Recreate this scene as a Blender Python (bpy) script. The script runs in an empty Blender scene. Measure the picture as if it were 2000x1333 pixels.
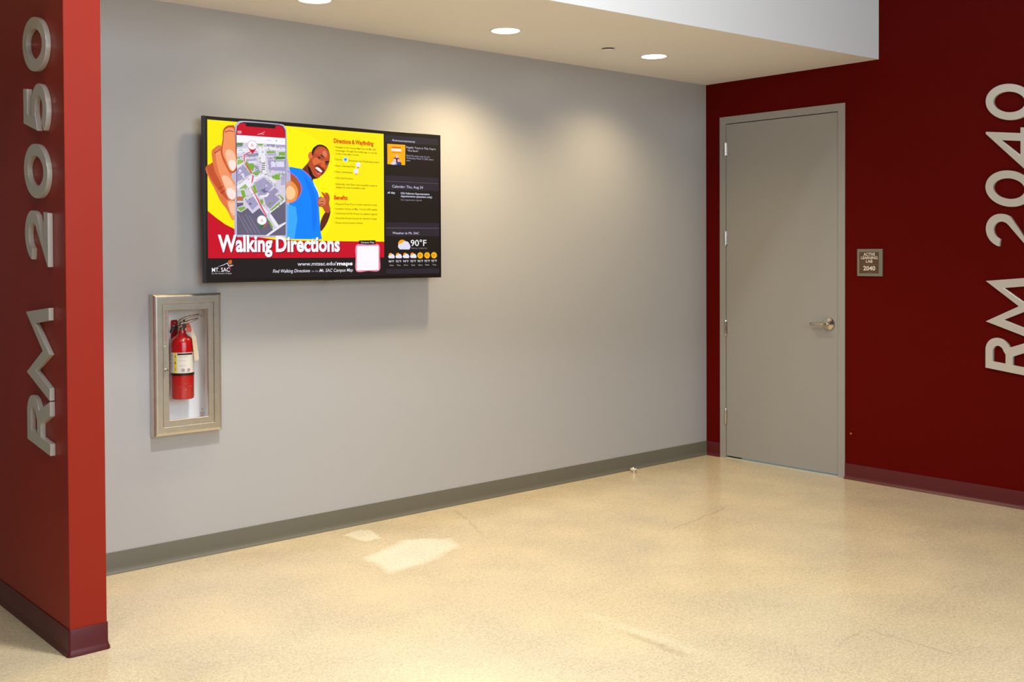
import bpy, bmesh, math, random
import numpy as np
from mathutils import Vector, Matrix

scene = bpy.context.scene
col = scene.collection
random.seed(7)

# ------------------------------------------------------------------ camera
CAM = (-6.4285, -5.0271, 1.5163)
YAW, PITCH, ROLL, FPX = 0.71067, -0.016676, -0.0049634, 2105.9
SX, SY = -39.6, -139.29
fw = Vector((math.sin(YAW) * math.cos(PITCH), math.cos(YAW) * math.cos(PITCH), math.sin(PITCH)))
rt = fw.cross(Vector((0, 0, 1))).normalized()
up = rt.cross(fw)
rt, up = math.cos(ROLL) * rt + math.sin(ROLL) * up, -math.sin(ROLL) * rt + math.cos(ROLL) * up
cd = bpy.data.cameras.new('camera')
cd.sensor_fit = 'HORIZONTAL'
cd.sensor_width = 36
cd.lens = FPX / 2000 * 36
cd.shift_x = -SX / 2000
cd.shift_y = SY / 2000
cam = bpy.data.objects.new('camera', cd)
col.objects.link(cam)
cam.matrix_world = Matrix(((rt.x, up.x, -fw.x, CAM[0]), (rt.y, up.y, -fw.y, CAM[1]), (rt.z, up.z, -fw.z, CAM[2]), (0, 0, 0, 1)))
scene.camera = cam

# ------------------------------------------------------------------ colour management, world, daylight
vs = scene.view_settings
vs.view_transform = 'Standard'
vs.look = 'None'
vs.exposure = 0.2
vs.gamma = 1.0
vs.use_curve_mapping = False

world = bpy.data.worlds.new('daylight_sky')
scene.world = world
world.use_nodes = True
bg = world.node_tree.nodes['Background']
bg.inputs[0].default_value = (0.75, 0.85, 1.0, 1)
bg.inputs[1].default_value = 0.6


def area(name, loc, rot, sx, sy, power, color, spread=180):
    l = bpy.data.lights.new(name, 'AREA')
    l.shape = 'RECTANGLE'
    l.size, l.size_y = sx, sy
    l.energy = power
    l.color = color
    l.spread = math.radians(spread)
    o = bpy.data.objects.new(name, l)
    o.location = loc
    o.rotation_euler = rot
    col.objects.link(o)
    return o


# daylight entering through the tall window behind the camera
area('window_daylight', (-4.8, -7.72, 2.85), (math.radians(90), 0, 0), 4.8, 2.7, 215, (0.76, 0.88, 1.0))

# ------------------------------------------------------------------ dimensions (metres)
H = 2.742            # underside of the dropped ceiling
TOP = 4.6            # high ceiling of the lobby
XL, XR, YP = -5.008, -4.867, -0.9376   # stub wall: left face, right face, end face
HB = 0.1016          # rubber base height
D0, FW, FH = 0.1292, 1.016, 2.489      # door frame: distance from corner, width, height
DS, BE = 1.3835, 0.06036               # dropped ceiling: depth at the red wall, skew of its front edge
REAR = -7.6
LEFT = -10.5
BACK2 = 3.0


# ------------------------------------------------------------------ helpers
def lin(c):
    c /= 255.0
    return c / 12.92 if c <= 0.04045 else ((c + 0.055) / 1.055) ** 2.4


def rgb(r, g, b):
    return (lin(r), lin(g), lin(b), 1)


MATS = {}


def mat(name, color, rough=0.5, metal=0.0, spec=0.5, coat=0.0, coat_rough=0.1, bump=None, mottled=None, emit=None):
    if name in MATS:
        return MATS[name]
    m = bpy.data.materials.new(name)
    m.use_nodes = True
    nt = m.node_tree
    b = nt.nodes['Principled BSDF']
    b.inputs['Base Color'].default_value = color
    b.inputs['Roughness'].default_value = rough
    b.inputs['Metallic'].default_value = metal
    b.inputs['Specular IOR Level'].default_value = spec
    b.inputs['Coat Weight'].default_value = coat
    b.inputs['Coat Roughness'].default_value = coat_rough
    if bump or mottled:
        tc = nt.nodes.new('ShaderNodeTexCoord')
    if bump:
        scale, strength, dist = bump
        n = nt.nodes.new('ShaderNodeTexNoise')
        n.inputs['Scale'].default_value = scale
        n.inputs['Detail'].default_value = 4
        bp = nt.nodes.new('ShaderNodeBump')
        bp.inputs['Strength'].default_value = strength
        bp.inputs['Distance'].default_value = dist
        nt.links.new(tc.outputs['Object'], n.inputs['Vector'])
        nt.links.new(n.outputs['Fac'], bp.inputs['Height'])
        nt.links.new(bp.outputs['Normal'], b.inputs['Normal'])
    if mottled:
        scale, amount = mottled
        n = nt.nodes.new('ShaderNodeTexNoise')
        n.inputs['Scale'].default_value = scale
        n.inputs['Detail'].default_value = 6
        mr = nt.nodes.new('ShaderNodeMapRange')
        mr.inputs[1].default_value = 0.3
        mr.inputs[2].default_value = 0.7
        mr.inputs[3].default_value = 1 - amount
        mr.inputs[4].default_value = 1 + amount
        hs = nt.nodes.new('ShaderNodeHueSaturation')
        hs.inputs['Color'].default_value = color
        nt.links.new(tc.outputs['Object'], n.inputs['Vector'])
        nt.links.new(n.outputs['Fac'], mr.inputs[0])
        nt.links.new(mr.outputs[0], hs.inputs['Value'])
        nt.links.new(hs.outputs[0], b.inputs['Base Color'])
    if emit:
        b.inputs['Emission Color'].default_value = emit[0]
        b.inputs['Emission Strength'].default_value = emit[1]
    MATS[name] = m
    return m


def glow(r, g, b, k=1.0):
    """a patch of lit display picture: emits the colour the screen shows"""
    key = 'screen_%d_%d_%d' % (r, g, b)
    m = mat(key, (0.004, 0.004, 0.004, 1), rough=0.6, spec=0.15, emit=(rgb(r, g, b), k * 2 ** -vs.exposure))
    return m


def obj(name, me, m=None, parent=None, smooth=False):
    if isinstance(me, bmesh.types.BMesh):
        bmesh.ops.recalc_face_normals(me, faces=me.faces[:])
        d = bpy.data.meshes.new(name)
        me.to_mesh(d)
        me.free()
        me = d
    if m is not None:
        me.materials.clear()
        me.materials.append(m)
    if smooth:
        for p in me.polygons:
            p.use_smooth = True
        if smooth is not True:
            me.set_sharp_from_angle(angle=math.radians(smooth))
    o = bpy.data.objects.new(name, me)
    col.objects.link(o)
    if parent is not None:
        o.parent = parent
    return o


def tag(o, label, cat, group=None, kind=None):
    o['label'] = label
    o['category'] = cat
    if group:
        o['group'] = group
    if kind:
        o['kind'] = kind
    return o


def empty(name, loc, rot=(0, 0, 0)):
    o = bpy.data.objects.new(name, None)
    o.location = loc
    o.rotation_euler = rot
    o.empty_display_size = 0.05
    col.objects.link(o)
    return o


def bm_box(bm, x0, x1, y0, y1, z0, z1, bevel=0.0, seg=2):
    g = bmesh.ops.create_cube(bm, size=1.0)
    vs_ = g['verts']
    for v in vs_:
        v.co.x = x0 + (v.co.x + 0.5) * (x1 - x0)
        v.co.y = y0 + (v.co.y + 0.5) * (y1 - y0)
        v.co.z = z0 + (v.co.z + 0.5) * (z1 - z0)
    if bevel:
        es = list({e for v in vs_ for e in v.link_edges})
        bmesh.ops.bevel(bm, geom=es, offset=bevel, segments=seg, affect='EDGES', profile=0.5)
    return bm


def box(x0, x1, y0, y1, z0, z1, bevel=0.0, seg=2):
    return bm_box(bmesh.new(), x0, x1, y0, y1, z0, z1, bevel, seg)


def bm_lathe(bm, prof, center=(0, 0, 0), axis='Z', n=32):
    """prof: (radius, height) pairs"""
    rings = []
    for r, h in prof:
        ring = []
        for i in range(n):
            a = 2 * math.pi * i / n
            p = (r * math.cos(a), r * math.sin(a), h)
            if axis == 'Y':
                p = (p[0], p[2], p[1])
            elif axis == 'X':
                p = (p[2], p[0], p[1])
            ring.append(bm.verts.new((p[0] + center[0], p[1] + center[1], p[2] + center[2])))
        rings.append(ring)
    for a, b in zip(rings[:-1], rings[1:]):
        for i in range(n):
            bm.faces.new((a[i], a[(i + 1) % n], b[(i + 1) % n], b[i]))
    for ring, pr in ((rings[0], prof[0]), (rings[-1], prof[-1])):
        if pr[0] > 1e-6:
            bm.faces.new(ring)
    bmesh.ops.remove_doubles(bm, verts=bm.verts[:], dist=1e-6)
    return bm


def lathe(prof, center=(0, 0, 0), axis='Z', n=32):
    return bm_lathe(bmesh.new(), prof, center, axis, n)


def bm_tube(bm, pts, rad, n=12, flat=1.0):
    """tube along points; rad may be a list; flat squashes one direction"""
    pts = [Vector(p) for p in pts]
    if not isinstance(rad, (list, tuple)):
        rad = [rad] * len(pts)
    rings = []
    ref = None
    for i, p in enumerate(pts):
        t = (pts[min(i + 1, len(pts) - 1)] - pts[max(i - 1, 0)]).normalized()
        if ref is None:
            ref = Vector((0, 0, 1)) if abs(t.z) < 0.9 else Vector((0, 1, 0))
        a = t.cross(ref).normalized()
        b = a.cross(t).normalized()
        ref = b
        rings.append([bm.verts.new(p + rad[i] * (math.cos(2 * math.pi * k / n) * a + flat * math.sin(2 * math.pi * k / n) * b)) for k in range(n)])
    for r0, r1 in zip(rings[:-1], rings[1:]):
        for k in range(n):
            bm.faces.new((r0[k], r0[(k + 1) % n], r1[(k + 1) % n], r1[k]))
    bm.faces.new(rings[0])
    bm.faces.new(rings[-1])
    return bm


def tube(pts, rad, n=12, flat=1.0):
    return bm_tube(bmesh.new(), pts, rad, n, flat)


def bm_prism(bm, poly, place, depth, holes=()):
    """poly and holes: 2-D rings; place(x, y, d) -> 3-D; extruded from d=0 to d=depth"""
    from mathutils.geometry import tessellate_polygon
    rings = [list(poly)] + [list(h) for h in holes]
    flat = [p for r in rings for p in r]
    tris = tessellate_polygon([[Vector((p[0], p[1], 0)) for p in r] for r in rings])
    a = [bm.verts.new(place(p[0], p[1], 0)) for p in flat]
    b = [bm.verts.new(place(p[0], p[1], depth)) for p in flat]
    for t in tris:
        try:
            bm.faces.new([a[i] for i in t])
            bm.faces.new([b[i] for i in reversed(t)])
        except ValueError:
            pass
    k = 0
    for r in rings:
        n = len(r)
        for i in range(n):
            j = (i + 1) % n
            bm.faces.new((a[k + i], a[k + j], b[k + j], b[k + i]))
        k += n
    return bm


def wall_grid(us, vs_, skip, place, thick):
    """slab over a u/v grid with skipped cells left open (recess, door opening)"""
    bm = bmesh.new()
    V = {}

    def v(i, j, d):
        if (i, j, d) not in V:
            V[i, j, d] = bm.verts.new(place(us[i], vs_[j], d * thick))
        return V[i, j, d]
    nu, nv = len(us) - 1, len(vs_) - 1
    solid = lambda i, j: 0 <= i < nu and 0 <= j < nv and (i, j) not in skip
    for i in range(nu):
        for j in range(nv):
            if not solid(i, j):
                continue
            for d in (0, 1):
                bm.faces.new((v(i, j, d), v(i + 1, j, d), v(i + 1, j + 1, d), v(i, j + 1, d)))
            for di, dj, e in ((-1, 0, ((i, j), (i, j + 1))), (1, 0, ((i + 1, j), (i + 1, j + 1))), (0, -1, ((i, j), (i + 1, j))), (0, 1, ((i, j + 1), (i + 1, j + 1)))):
                if not solid(i + di, j + dj):
                    p, q = e
                    bm.faces.new((v(*p, 0), v(*q, 0), v(*q, 1), v(*p, 1)))
    return bm


def rounded(path, r, seg=5):
    """round the inner corners of an open 2-D path"""
    out = [path[0]]
    for a, b, c in zip(path[:-2], path[1:-1], path[2:]):
        a, b, c = Vector(a), Vector(b), Vector(c)
        p, q = b + (a - b).normalized() * r, b + (c - b).normalized() * r
        for k in range(seg + 1):
            t = k / seg
            out.append(tuple((1 - t) ** 2 * p + 2 * t * (1 - t) * b + t * t * q))
    out.append(path[-1])
    return out


def cove_base(name, path, m, label, toe=0.020):
    """rubber cove base swept along a floor path; the room lies on the left of the path"""
    prof = [(0.0, HB), (0.0035, HB), (0.0045, HB - 0.002), (0.005, 0.030), (0.007, 0.019), (0.012, 0.009), (toe, 0.004), (toe + 0.001, 0.0), (0.0, 0.0)]
    P = [Vector(p) for p in path]
    bm = bmesh.new()
    rings = []
    for i, p in enumerate(P):
        ns = []
        if i > 0:
            t = (P[i] - P[i - 1]).normalized()
            ns.append(Vector((-t.y, t.x)))
        if i < len(P) - 1:
            t = (P[i + 1] - P[i]).normalized()
            ns.append(Vector((-t.y, t.x)))
        n = ns[0] if len(ns) == 1 else (ns[0] + ns[1]) / (1 + ns[0].dot(ns[1]))
        rings.append([bm.verts.new((p.x + n.x * d, p.y + n.y * d, z)) for d, z in prof])
    k = len(prof)
    for a, b in zip(rings[:-1], rings[1:]):
        for i in range(k):
            bm.faces.new((a[i], a[(i + 1) % k], b[(i + 1) % k], b[i]))
    bm.faces.new(rings[0])
    bm.faces.new(rings[-1])
    o = obj(name, bm, m, smooth=50)
    return tag(o, label, 'baseboard', kind='structure')


_cap = {}


def text_mesh(s, bold=0.0, spacing=1.0):
    c = bpy.data.curves.new('lettering', 'FONT')
    c.body = s
    c.size = 1.0
    c.resolution_u = 3
    c.offset = bold
    c.space_character = spacing
    o = bpy.data.objects.new('lettering', c)
    col.objects.link(o)
    dg = bpy.context.evaluated_depsgraph_get()
    dg.update()
    me = bpy.data.meshes.new_from_object(o.evaluated_get(dg))
    bpy.data.objects.remove(o)
    bpy.data.curves.remove(c)
    return me


def cap_height():
    if 'h' not in _cap:
        me = text_mesh('H')
        _cap['h'] = max(v.co.y for v in me.vertices)
        bpy.data.meshes.remove(me)
    return _cap['h']


def fit_text(s, x0, x1, z0, hcap, place, bold=0.0, shear=0.0, spacing=1.0):
    """lettering stretched to run from x0 to x1 on baseline z0 with cap height hcap"""
    me = text_mesh(s, bold, spacing)
    xs = [v.co.x for v in me.vertices]
    a, b = min(xs), max(xs)
    ky = hcap / cap_height()
    kx = (x1 - x0) / (b - a)
    for v in me.vertices:
        x = x0 + (v.co.x - a) * kx
        y = v.co.y * ky
        v.co = place(x + shear * y, z0 + y)
    return me


# ------------------------------------------------------------------ surface materials
grey_paint = mat('grey_wall_paint', rgb(176, 174, 172), rough=0.33, spec=0.7, bump=(160, 0.06, 0.002))
red_paint = mat('dark_red_wall_paint', rgb(90, 5, 1), rough=0.5, spec=0.06, bump=(160, 0.06, 0.002))
stub_paint = mat('brick_red_wall_paint', rgb(148, 40, 24), rough=0.4, spec=0.14, bump=(160, 0.04, 0.002))
white_paint = mat('white_ceiling_paint', rgb(240, 237, 234), rough=0.7, spec=0.3, bump=(140, 0.05, 0.002))
outer_paint = mat('lobby_paint', rgb(92, 89, 86), rough=0.6)
grey_rubber = mat('grey_base_rubber', rgb(106, 101, 86), rough=0.42, spec=0.4)
maroon_rubber = mat('maroon_base_rubber', rgb(86, 27, 28), rough=0.36, spec=0.35)
door_paint = mat('grey_door_enamel', rgb(155, 151, 144), rough=0.45, spec=0.4, bump=(220, 0.03, 0.001))
steel = mat('brushed_stainless', rgb(214, 207, 194), rough=0.31, metal=0.9, mottled=(30, 0.05))
chrome = mat('satin_chrome', rgb(205, 200, 190), rough=0.18, metal=1.0)
silver = mat('silver_letter_metal', rgb(210, 204, 192), rough=0.3, metal=0.35)
black_plastic = mat('black_plastic', rgb(22, 17, 17), rough=0.35)
tub_white = mat('white_enamel_tub', rgb(250, 248, 246), rough=0.5)


def floor_material():
    m = bpy.data.materials.new('polished_concrete')
    m.use_nodes = True
    nt = m.node_tree
    N, L = nt.nodes, nt.links
    b = N['Principled BSDF']
    tc = N.new('ShaderNodeTexCoord')

    def noise(scale, detail=4, rough=0.55):
        n = N.new('ShaderNodeTexNoise')
        n.inputs['Scale'].default_value = scale
        n.inputs['Detail'].default_value = detail
        n.inputs['Roughness'].default_value = rough
        L.new(tc.outputs['Object'], n.inputs['Vector'])
        return n

    def mth(op, a, c=None, clamp=False):
        x = N.new('ShaderNodeMath')
        x.operation = op
        x.use_clamp = clamp
        for i, q in enumerate((a, c)):
            if q is None:
                continue
            if isinstance(q, (int, float)):
                x.inputs[i].default_value = q
            else:
                L.new(q, x.inputs[i])
        return x.outputs[0]

    def tint(fac, a, c):
        x = N.new('ShaderNodeMix')
        x.data_type = 'RGBA'
        x.clamp_factor = True
        L.new(fac, x.inputs[0])
        for sock, q in ((6, a), (7, c)):
            if isinstance(q, tuple):
                x.inputs[sock].default_value = q
            else:
                L.new(q, x.inputs[sock])
        return x.outputs[2]

    # wobbled slab coordinates shared by the pale patches and the cracks
    def wobbled(scale, amount):
        v = N.new('ShaderNodeVectorMath')
        v.operation = 'SUBTRACT'
        L.new(noise(scale, 4, 0.6).outputs['Color'], v.inputs[0])
        v.inputs[1].default_value = (0.5, 0.5, 0.5)
        w = N.new('ShaderNodeVectorMath')
        w.operation = 'MULTIPLY_ADD'
        L.new(v.outputs[0], w.inputs[0])
        w.inputs[1].default_value = (amount, amount, 0)
        L.new(tc.outputs['Object'], w.inputs[2])
        sp_ = N.new('ShaderNodeSeparateXYZ')
        L.new(w.outputs[0], sp_.inputs[0])
        return sp_.outputs[0], sp_.outputs[1]

    def polygon(px, py, pts, soft):
        """1 inside a convex clockwise outline, fading over soft metres"""
        out = None
        n = len(pts)
        for i in range(n):
            (x0, y0), (x1, y1) = pts[i], pts[(i + 1) % n]
            l = math.hypot(x1 - x0, y1 - y0)
            nx, ny = (y1 - y0) / l, -(x1 - x0) / l
            d = mth('ADD', mth('ADD', mth('MULTIPLY', px, nx), mth('MULTIPLY', py, ny)), -(nx * x0 + ny * y0))
            out = d if out is None else mth('MINIMUM', out, d)
        return mth('MULTIPLY', out, 1 / soft, True)

    def line(px, py, a, c, w):
        dx, dy = c[0] - a[0], c[1] - a[1]
        l = math.hypot(dx, dy)
        ux, uy = dx / l, dy / l
        rx, ry = mth('SUBTRACT', px, a[0]), mth('SUBTRACT', py, a[1])
        t = mth('ADD', mth('MULTIPLY', rx, ux), mth('MULTIPLY', ry, uy))
        d = mth('ABSOLUTE', mth('SUBTRACT', mth('MULTIPLY', rx, uy), mth('MULTIPLY', ry, ux)))
        core = mth('SUBTRACT', 1.0, mth('MULTIPLY', d, 1 / w), True)
        ends = mth('MULTIPLY', mth('MULTIPLY', t, 12.0, True), mth('MULTIPLY', mth('SUBTRACT', l, t), 12.0, True))
        return mth('MULTIPLY', core, ends)

    big, mid = noise(0.55, 3, 0.5), noise(2.6, 4, 0.55)
    speck, fine = noise(38, 3, 0.6), noise(105, 2, 0.6)
    hue = noise(1.3, 3, 0.5)
    base = tint(mth('MULTIPLY', mth('SUBTRACT', hue.outputs['Fac'], 0.3), 2.5, True), rgb(206, 188, 154), rgb(214, 192, 150))
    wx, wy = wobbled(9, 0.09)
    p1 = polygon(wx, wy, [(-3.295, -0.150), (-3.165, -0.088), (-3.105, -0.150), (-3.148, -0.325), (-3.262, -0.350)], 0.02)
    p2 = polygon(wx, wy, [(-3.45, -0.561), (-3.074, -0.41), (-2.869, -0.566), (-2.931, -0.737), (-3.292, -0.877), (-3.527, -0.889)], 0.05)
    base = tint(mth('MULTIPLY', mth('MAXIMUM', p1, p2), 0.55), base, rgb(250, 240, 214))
    cx_, cy_ = wobbled(5, 0.10)
    cr = None
    for a, c, w in (((-2.476, -0.076), (-2.713, -0.635), 0.012), ((-2.712, -2.76), (-2.51, -2.75), 0.012), ((-2.51, -2.75), (-2.512, -3.147), 0.010), ((-3.25, -2.10), (-3.27, -2.50), 0.03), ((-1.2, -1.1), (-1.9, -1.25), 0.012)):
        q = line(cx_, cy_, a, c, w)
        cr = q if cr is None else mth('MAXIMUM', cr, q)
    base = tint(mth('MULTIPLY', cr, 0.24), base, rgb(120, 92, 58))
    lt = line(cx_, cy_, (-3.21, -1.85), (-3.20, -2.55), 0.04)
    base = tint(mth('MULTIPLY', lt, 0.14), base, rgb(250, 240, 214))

    val = 1.0
    for n, k in ((big, 0.28), (mid, 0.34), (speck, 0.34), (fine, 0.95)):
        val = mth('ADD', mth('MULTIPLY', mth('SUBTRACT', n.outputs['Fac'], 0.5), k), val)
    hs = N.new('ShaderNodeHueSaturation')
    L.new(base, hs.inputs['Color'])
    L.new(val, hs.inputs['Value'])
    L.new(hs.outputs[0], b.inputs['Base Color'])
    L.new(mth('ADD', mth('MULTIPLY', mid.outputs['Fac'], 0.06), 0.175), b.inputs['Roughness'])
    b.inputs['Specular IOR Level'].default_value = 0.5
    bp = N.new('ShaderNodeBump')
    bp.inputs['Strength'].default_value = 0.04
    bp.inputs['Distance'].default_value = 0.002
    L.new(fine.outputs['Fac'], bp.inputs['Height'])
    L.new(bp.outputs['Normal'], b.inputs['Normal'])
    return m


# ------------------------------------------------------------------ the room
S = 'structure'
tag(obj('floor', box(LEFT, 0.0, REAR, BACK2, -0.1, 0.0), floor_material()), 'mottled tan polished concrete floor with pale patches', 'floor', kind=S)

# grey wall with the recess for the extinguisher cabinet
RX0, RX1, RZ0, RZ1 = -4.250, -3.950, 0.655, 1.290
tag(obj('wall_back', wall_grid([XR, RX0, RX1, 0.0], [0, RZ0, RZ1, TOP], {(1, 1)}, lambda u, v, d: (u, d, v), 0.2), grey_paint),
    'plain light grey painted wall behind the wall display', 'wall', kind=S)
# dark red wall with the door opening
tag(obj('wall_right', wall_grid([-0.2, D0, D0 + FW, -REAR], [0, FH, TOP], {(1, 0)}, lambda u, v, d: (d, -u, v), 0.16), red_paint),
    'dark red wall around the grey door, carrying RM 2040', 'wall', kind=S)
# stub wall with RM 2050
tag(obj('wall_left', box(XL, XR, YP, BACK2, 0.0, H, 0.0025, 2), stub_paint), 'brick red stub wall end carrying the letters RM 2050', 'wall', kind=S)
# dropped ceiling with its tall white front face, skewed slightly to the grey wall
sb = bmesh.new()
ys = lambda x: -DS - x * math.tan(BE)
ring = [(0.0, ys(0.0)), (0.0, 0.0), (XR, 0.0), (XR, BACK2), (LEFT, BACK2), (LEFT, ys(LEFT))]
L1 = (-3.655, -0.500)
L2 = (-2.452, -0.535)
L3 = (-1.205, -0.535)
RH = 0.092


def disc_ring(c, r, n=40):
    return [(c[0] + r * math.cos(2 * math.pi * i / n), c[1] + r * math.sin(2 * math.pi * i / n)) for i in range(n)]


bm_prism(sb, ring, lambda x, y, d: (x, y, H + d), 0.16, holes=[disc_ring(c, RH) for c in (L1, L2, L3)])
bm_prism(sb, [(0.0, ys(0.0)), (0.0, ys(0.0) + 0.15), (LEFT, ys(LEFT) + 0.15), (LEFT, ys(LEFT))], lambda x, y, d: (x, y, H + 0.16 + d), TOP - H - 0.16)
tag(obj('ceiling_soffit', sb, white_paint), 'dropped white ceiling with tall pale front face and round downlights', 'ceiling', kind=S)
tag(obj('ceiling', box(LEFT, 0.0, REAR, BACK2, TOP, TOP + 0.1), outer_paint), 'high grey lobby ceiling above the dropped part', 'ceiling', kind=S)
tag(obj('wall_rear', wall_grid([LEFT, -7.25, -2.35, 0.0], [0, 1.45, 4.25, TOP], {(1, 1)}, lambda u, v, d: (u, REAR - d, v), 0.2), outer_paint),
    'pale lobby wall with a tall window facing the grey wall', 'wall', kind=S)
tag(obj('wall_outer', box(LEFT - 0.15, LEFT, REAR, BACK2, 0.0, TOP), outer_paint), 'pale lobby wall far to the left', 'wall', kind=S)
tag(obj('wall_alcove', box(LEFT, XL, BACK2, BACK2 + 0.15, 0.0, H), grey_paint), 'grey wall at the far end beyond the stub wall', 'wall', kind=S)

# rubber bases
cove_base('baseboard_back', [(0.0, 0.0), (XR, 0.0)][::1], grey_rubber, 'grey rubber cove base along the grey wall')
cove_base('baseboard_corner', [(0.0, -D0), (0.0, 0.0)], maroon_rubber, 'short maroon rubber base between corner and door frame')
cove_base('baseboard_right', [(0.0, REAR), (0.0, -D0 - FW)], maroon_rubber, 'maroon rubber cove base along the red wall right of the door')
cove_base('baseboard_left', rounded([(XR, 0.0), (XR, YP), (XL, YP), (XL, BACK2)][::1], 0.006), maroon_rubber, 'maroon rubber cove base wrapped around the stub wall', 0.012)

# ------------------------------------------------------------------ high lobby downlights (above and outside the frame)
WARM = (1.0, 0.79, 0.46)
NEUTRAL = (0.92, 0.96, 1.0)


def spot(name, loc, power, r, angle, color, blend=0.6):
    l = bpy.data.lights.new(name, 'SPOT')
    l.energy = power
    l.color = color
    l.shadow_soft_size = r
    l.spot_size = math.radians(angle)
    l.spot_blend = blend
    o = bpy.data.objects.new(name, l)
    o.location = loc
    col.objects.link(o)
    return o


lens_mat = mat('lit_downlight_lens', (1, 1, 1, 1), emit=((1.0, 0.93, 0.82, 1), 9.0))
ring_mat = mat('white_trim_enamel', rgb(235, 230, 222), rough=0.4)


def downlight(loc, r, power, label, group, angle=138, blend=0.85, color=WARM, soft=0.8):
    t = tag(empty('downlight', loc), label, 'ceiling light', group)
    # can, trim flange and frosted lens, all seen from below
    obj('trim_ring', lathe([(r * 0.90, 0.012), (r * 0.93, -0.002), (r * 1.0, -0.004), (r * 1.06, -0.003), (r * 1.08, 0.0), (r * 1.0, 0.001), (r * 0.99, 0.05), (r * 0.9, 0.05), (r * 0.90, 0.012)], n=40), ring_mat, t, smooth=40)
    obj('lens', lathe([(0.0, 0.010), (r * 0.5, 0.0105), (r * 0.905, 0.012), (r * 0.905, 0.016), (0.0, 0.016)], n=40), lens_mat, t, smooth=40)
    l = bpy.data.lights.new('downlight_lamp', 'SPOT')
    l.energy = power
    l.color = color
    l.shadow_soft_size = r * soft
    l.spot_size = math.radians(angle)
    l.spot_blend = blend
    o = bpy.data.objects.new('downlight_lamp', l)
    o.location = (0, 0, -0.012)
    o.parent = t
    col.objects.link(o)
    return t


G = 'recessed downlights in the dropped ceiling'
downlight((L1[0], L1[1], H), 0.085, 24, 'round lit downlight cut off by the top of the frame, above the display', G)
downlight((L2[0], L2[1], H), 0.085, 100, 'middle round lit downlight in the dropped ceiling', G)
downlight((L3[0], L3[1], H), 0.085, 46, 'round lit downlight nearest the red wall', G)
for x, y, p, where in ((-4.3, -2.3, 850, 'in front of the white soffit face'), (-6.3, -2.9, 240, 'left of the stub wall'), (-4.8, -4.6, 340, 'above the middle of the lobby'), (-2.2, -1.85, 95, 'added to brighten the white soffit face'), (-7.4, -6.0, 160, 'by the outer wall')):  # the lamp nearest the soffit is added to brighten its white face
    downlight((x, y, TOP), 0.11, p, 'large downlight of the high lobby ceiling ' + where, 'downlights in the high lobby ceiling', 145, 1.0, NEUTRAL, 1.6)

sp = tag(empty('sprinkler_cover', (-1.622, -0.532, H)), 'flush white sprinkler cover plate between two downlights', 'sprinkler')
obj('cover_plate', lathe([(0.0, -0.012), (0.036, -0.012), (0.041, -0.010), (0.041, -0.008), (0.0, -0.008)], n=32), white_paint, sp, smooth=40)
obj('escutcheon_gap', lathe([(0.0, -0.0085), (0.034, -0.0085), (0.034, 0.0), (0.0, 0.0)], n=32), mat('dark_gap', rgb(60, 50, 40), rough=0.8), sp)

# ------------------------------------------------------------------ the door
dr = tag(empty('door_1', (0.0, -D0 - FW / 2, 0.0)), 'tall grey flush door with lever handle in the dark red wall', 'door', kind=S)
hw, fj = FW / 2, 0.0508
fb = bmesh.new()
fo = [(-hw, 0), (-hw, FH), (hw, FH), (hw, 0), (hw - fj, 0), (hw - fj, FH - fj), (-hw + fj, FH - fj), (-hw + fj, 0)]
bm_prism(fb, fo, lambda u, v, d: (-0.007 + d, u, v), 0.16)
q = fj + 0.016
fs = [(-hw + fj, 0), (-hw + fj, FH - fj), (hw - fj, FH - fj), (hw - fj, 0), (hw - q, 0), (hw - q, FH - q), (-hw + q, FH - q), (-hw + q, 0)]
bm_prism(fb, fs, lambda u, v, d: (0.048 + d, u, v), 0.05)
obj('door_frame', fb, door_paint, dr)
gp = 0.0035
leaf = obj('door_leaf', box(-0.002, 0.042, -hw + fj + gp, hw - fj - gp, 0.017, FH - fj - 0.005, 0.0012, 1), door_paint, dr)
obj('under_door_light_plate', box(0.002, 0.15, -hw + fj, hw - fj, 0.0, 0.006), mat('under_door_light_tone', rgb(186, 194, 176), rough=0.4, metal=0.1), dr)  # pale plate stands in for light from the room beyond the door
obj('gap_end_strip', box(0.030, 0.040, hw - fj - 0.11, hw - fj - gp, 0.006, 0.018), black_plastic, leaf)  # black strip filling the hinge end of the gap under the door
hy = hw - fj + 0.001          # hinge line (towards the corner)
for z0, z1 in ((2.193, 2.316), (1.542, 1.669), (0.891, 1.015), (0.242, 0.369)):
    hz = (z0 + z1) / 2
    h = obj('hinge', lathe([(0.0, -0.0625), (0.005, -0.061), (0.0065, -0.057), (0.0065, 0.057), (0.005, 0.061), (0.0, 0.0625)], (-0.009, hy, hz), n=16), chrome, dr, smooth=40)
    for k in range(4):
        obj('knuckle', lathe([(0.0062, -0.0108), (0.0074, -0.0102), (0.0074, 0.0102), (0.0062, 0.0108)], (-0.009, hy, hz - 0.0345 + k * 0.023), n=16), chrome, h, smooth=40)
    obj('hinge_leaf', box(-0.0035, -0.0018, hy - 0.016, hy - 0.002, hz - 0.057, hz + 0.057), chrome, h)
ly, lz = -1.0265 + D0 + FW / 2, 1.021
hd = obj('lever_handle', lathe([(0.0, -0.004), (0.038, -0.004), (0.0425, -0.006), (0.043, -0.010), (0.040, -0.0145), (0.026, -0.019), (0.015, -0.022), (0.0115, -0.05), (0.0125, -0.056), (0.010, -0.060), (0.0, -0.061)], (0.002, ly, lz), axis='X', n=36), chrome, dr, smooth=35)
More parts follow.
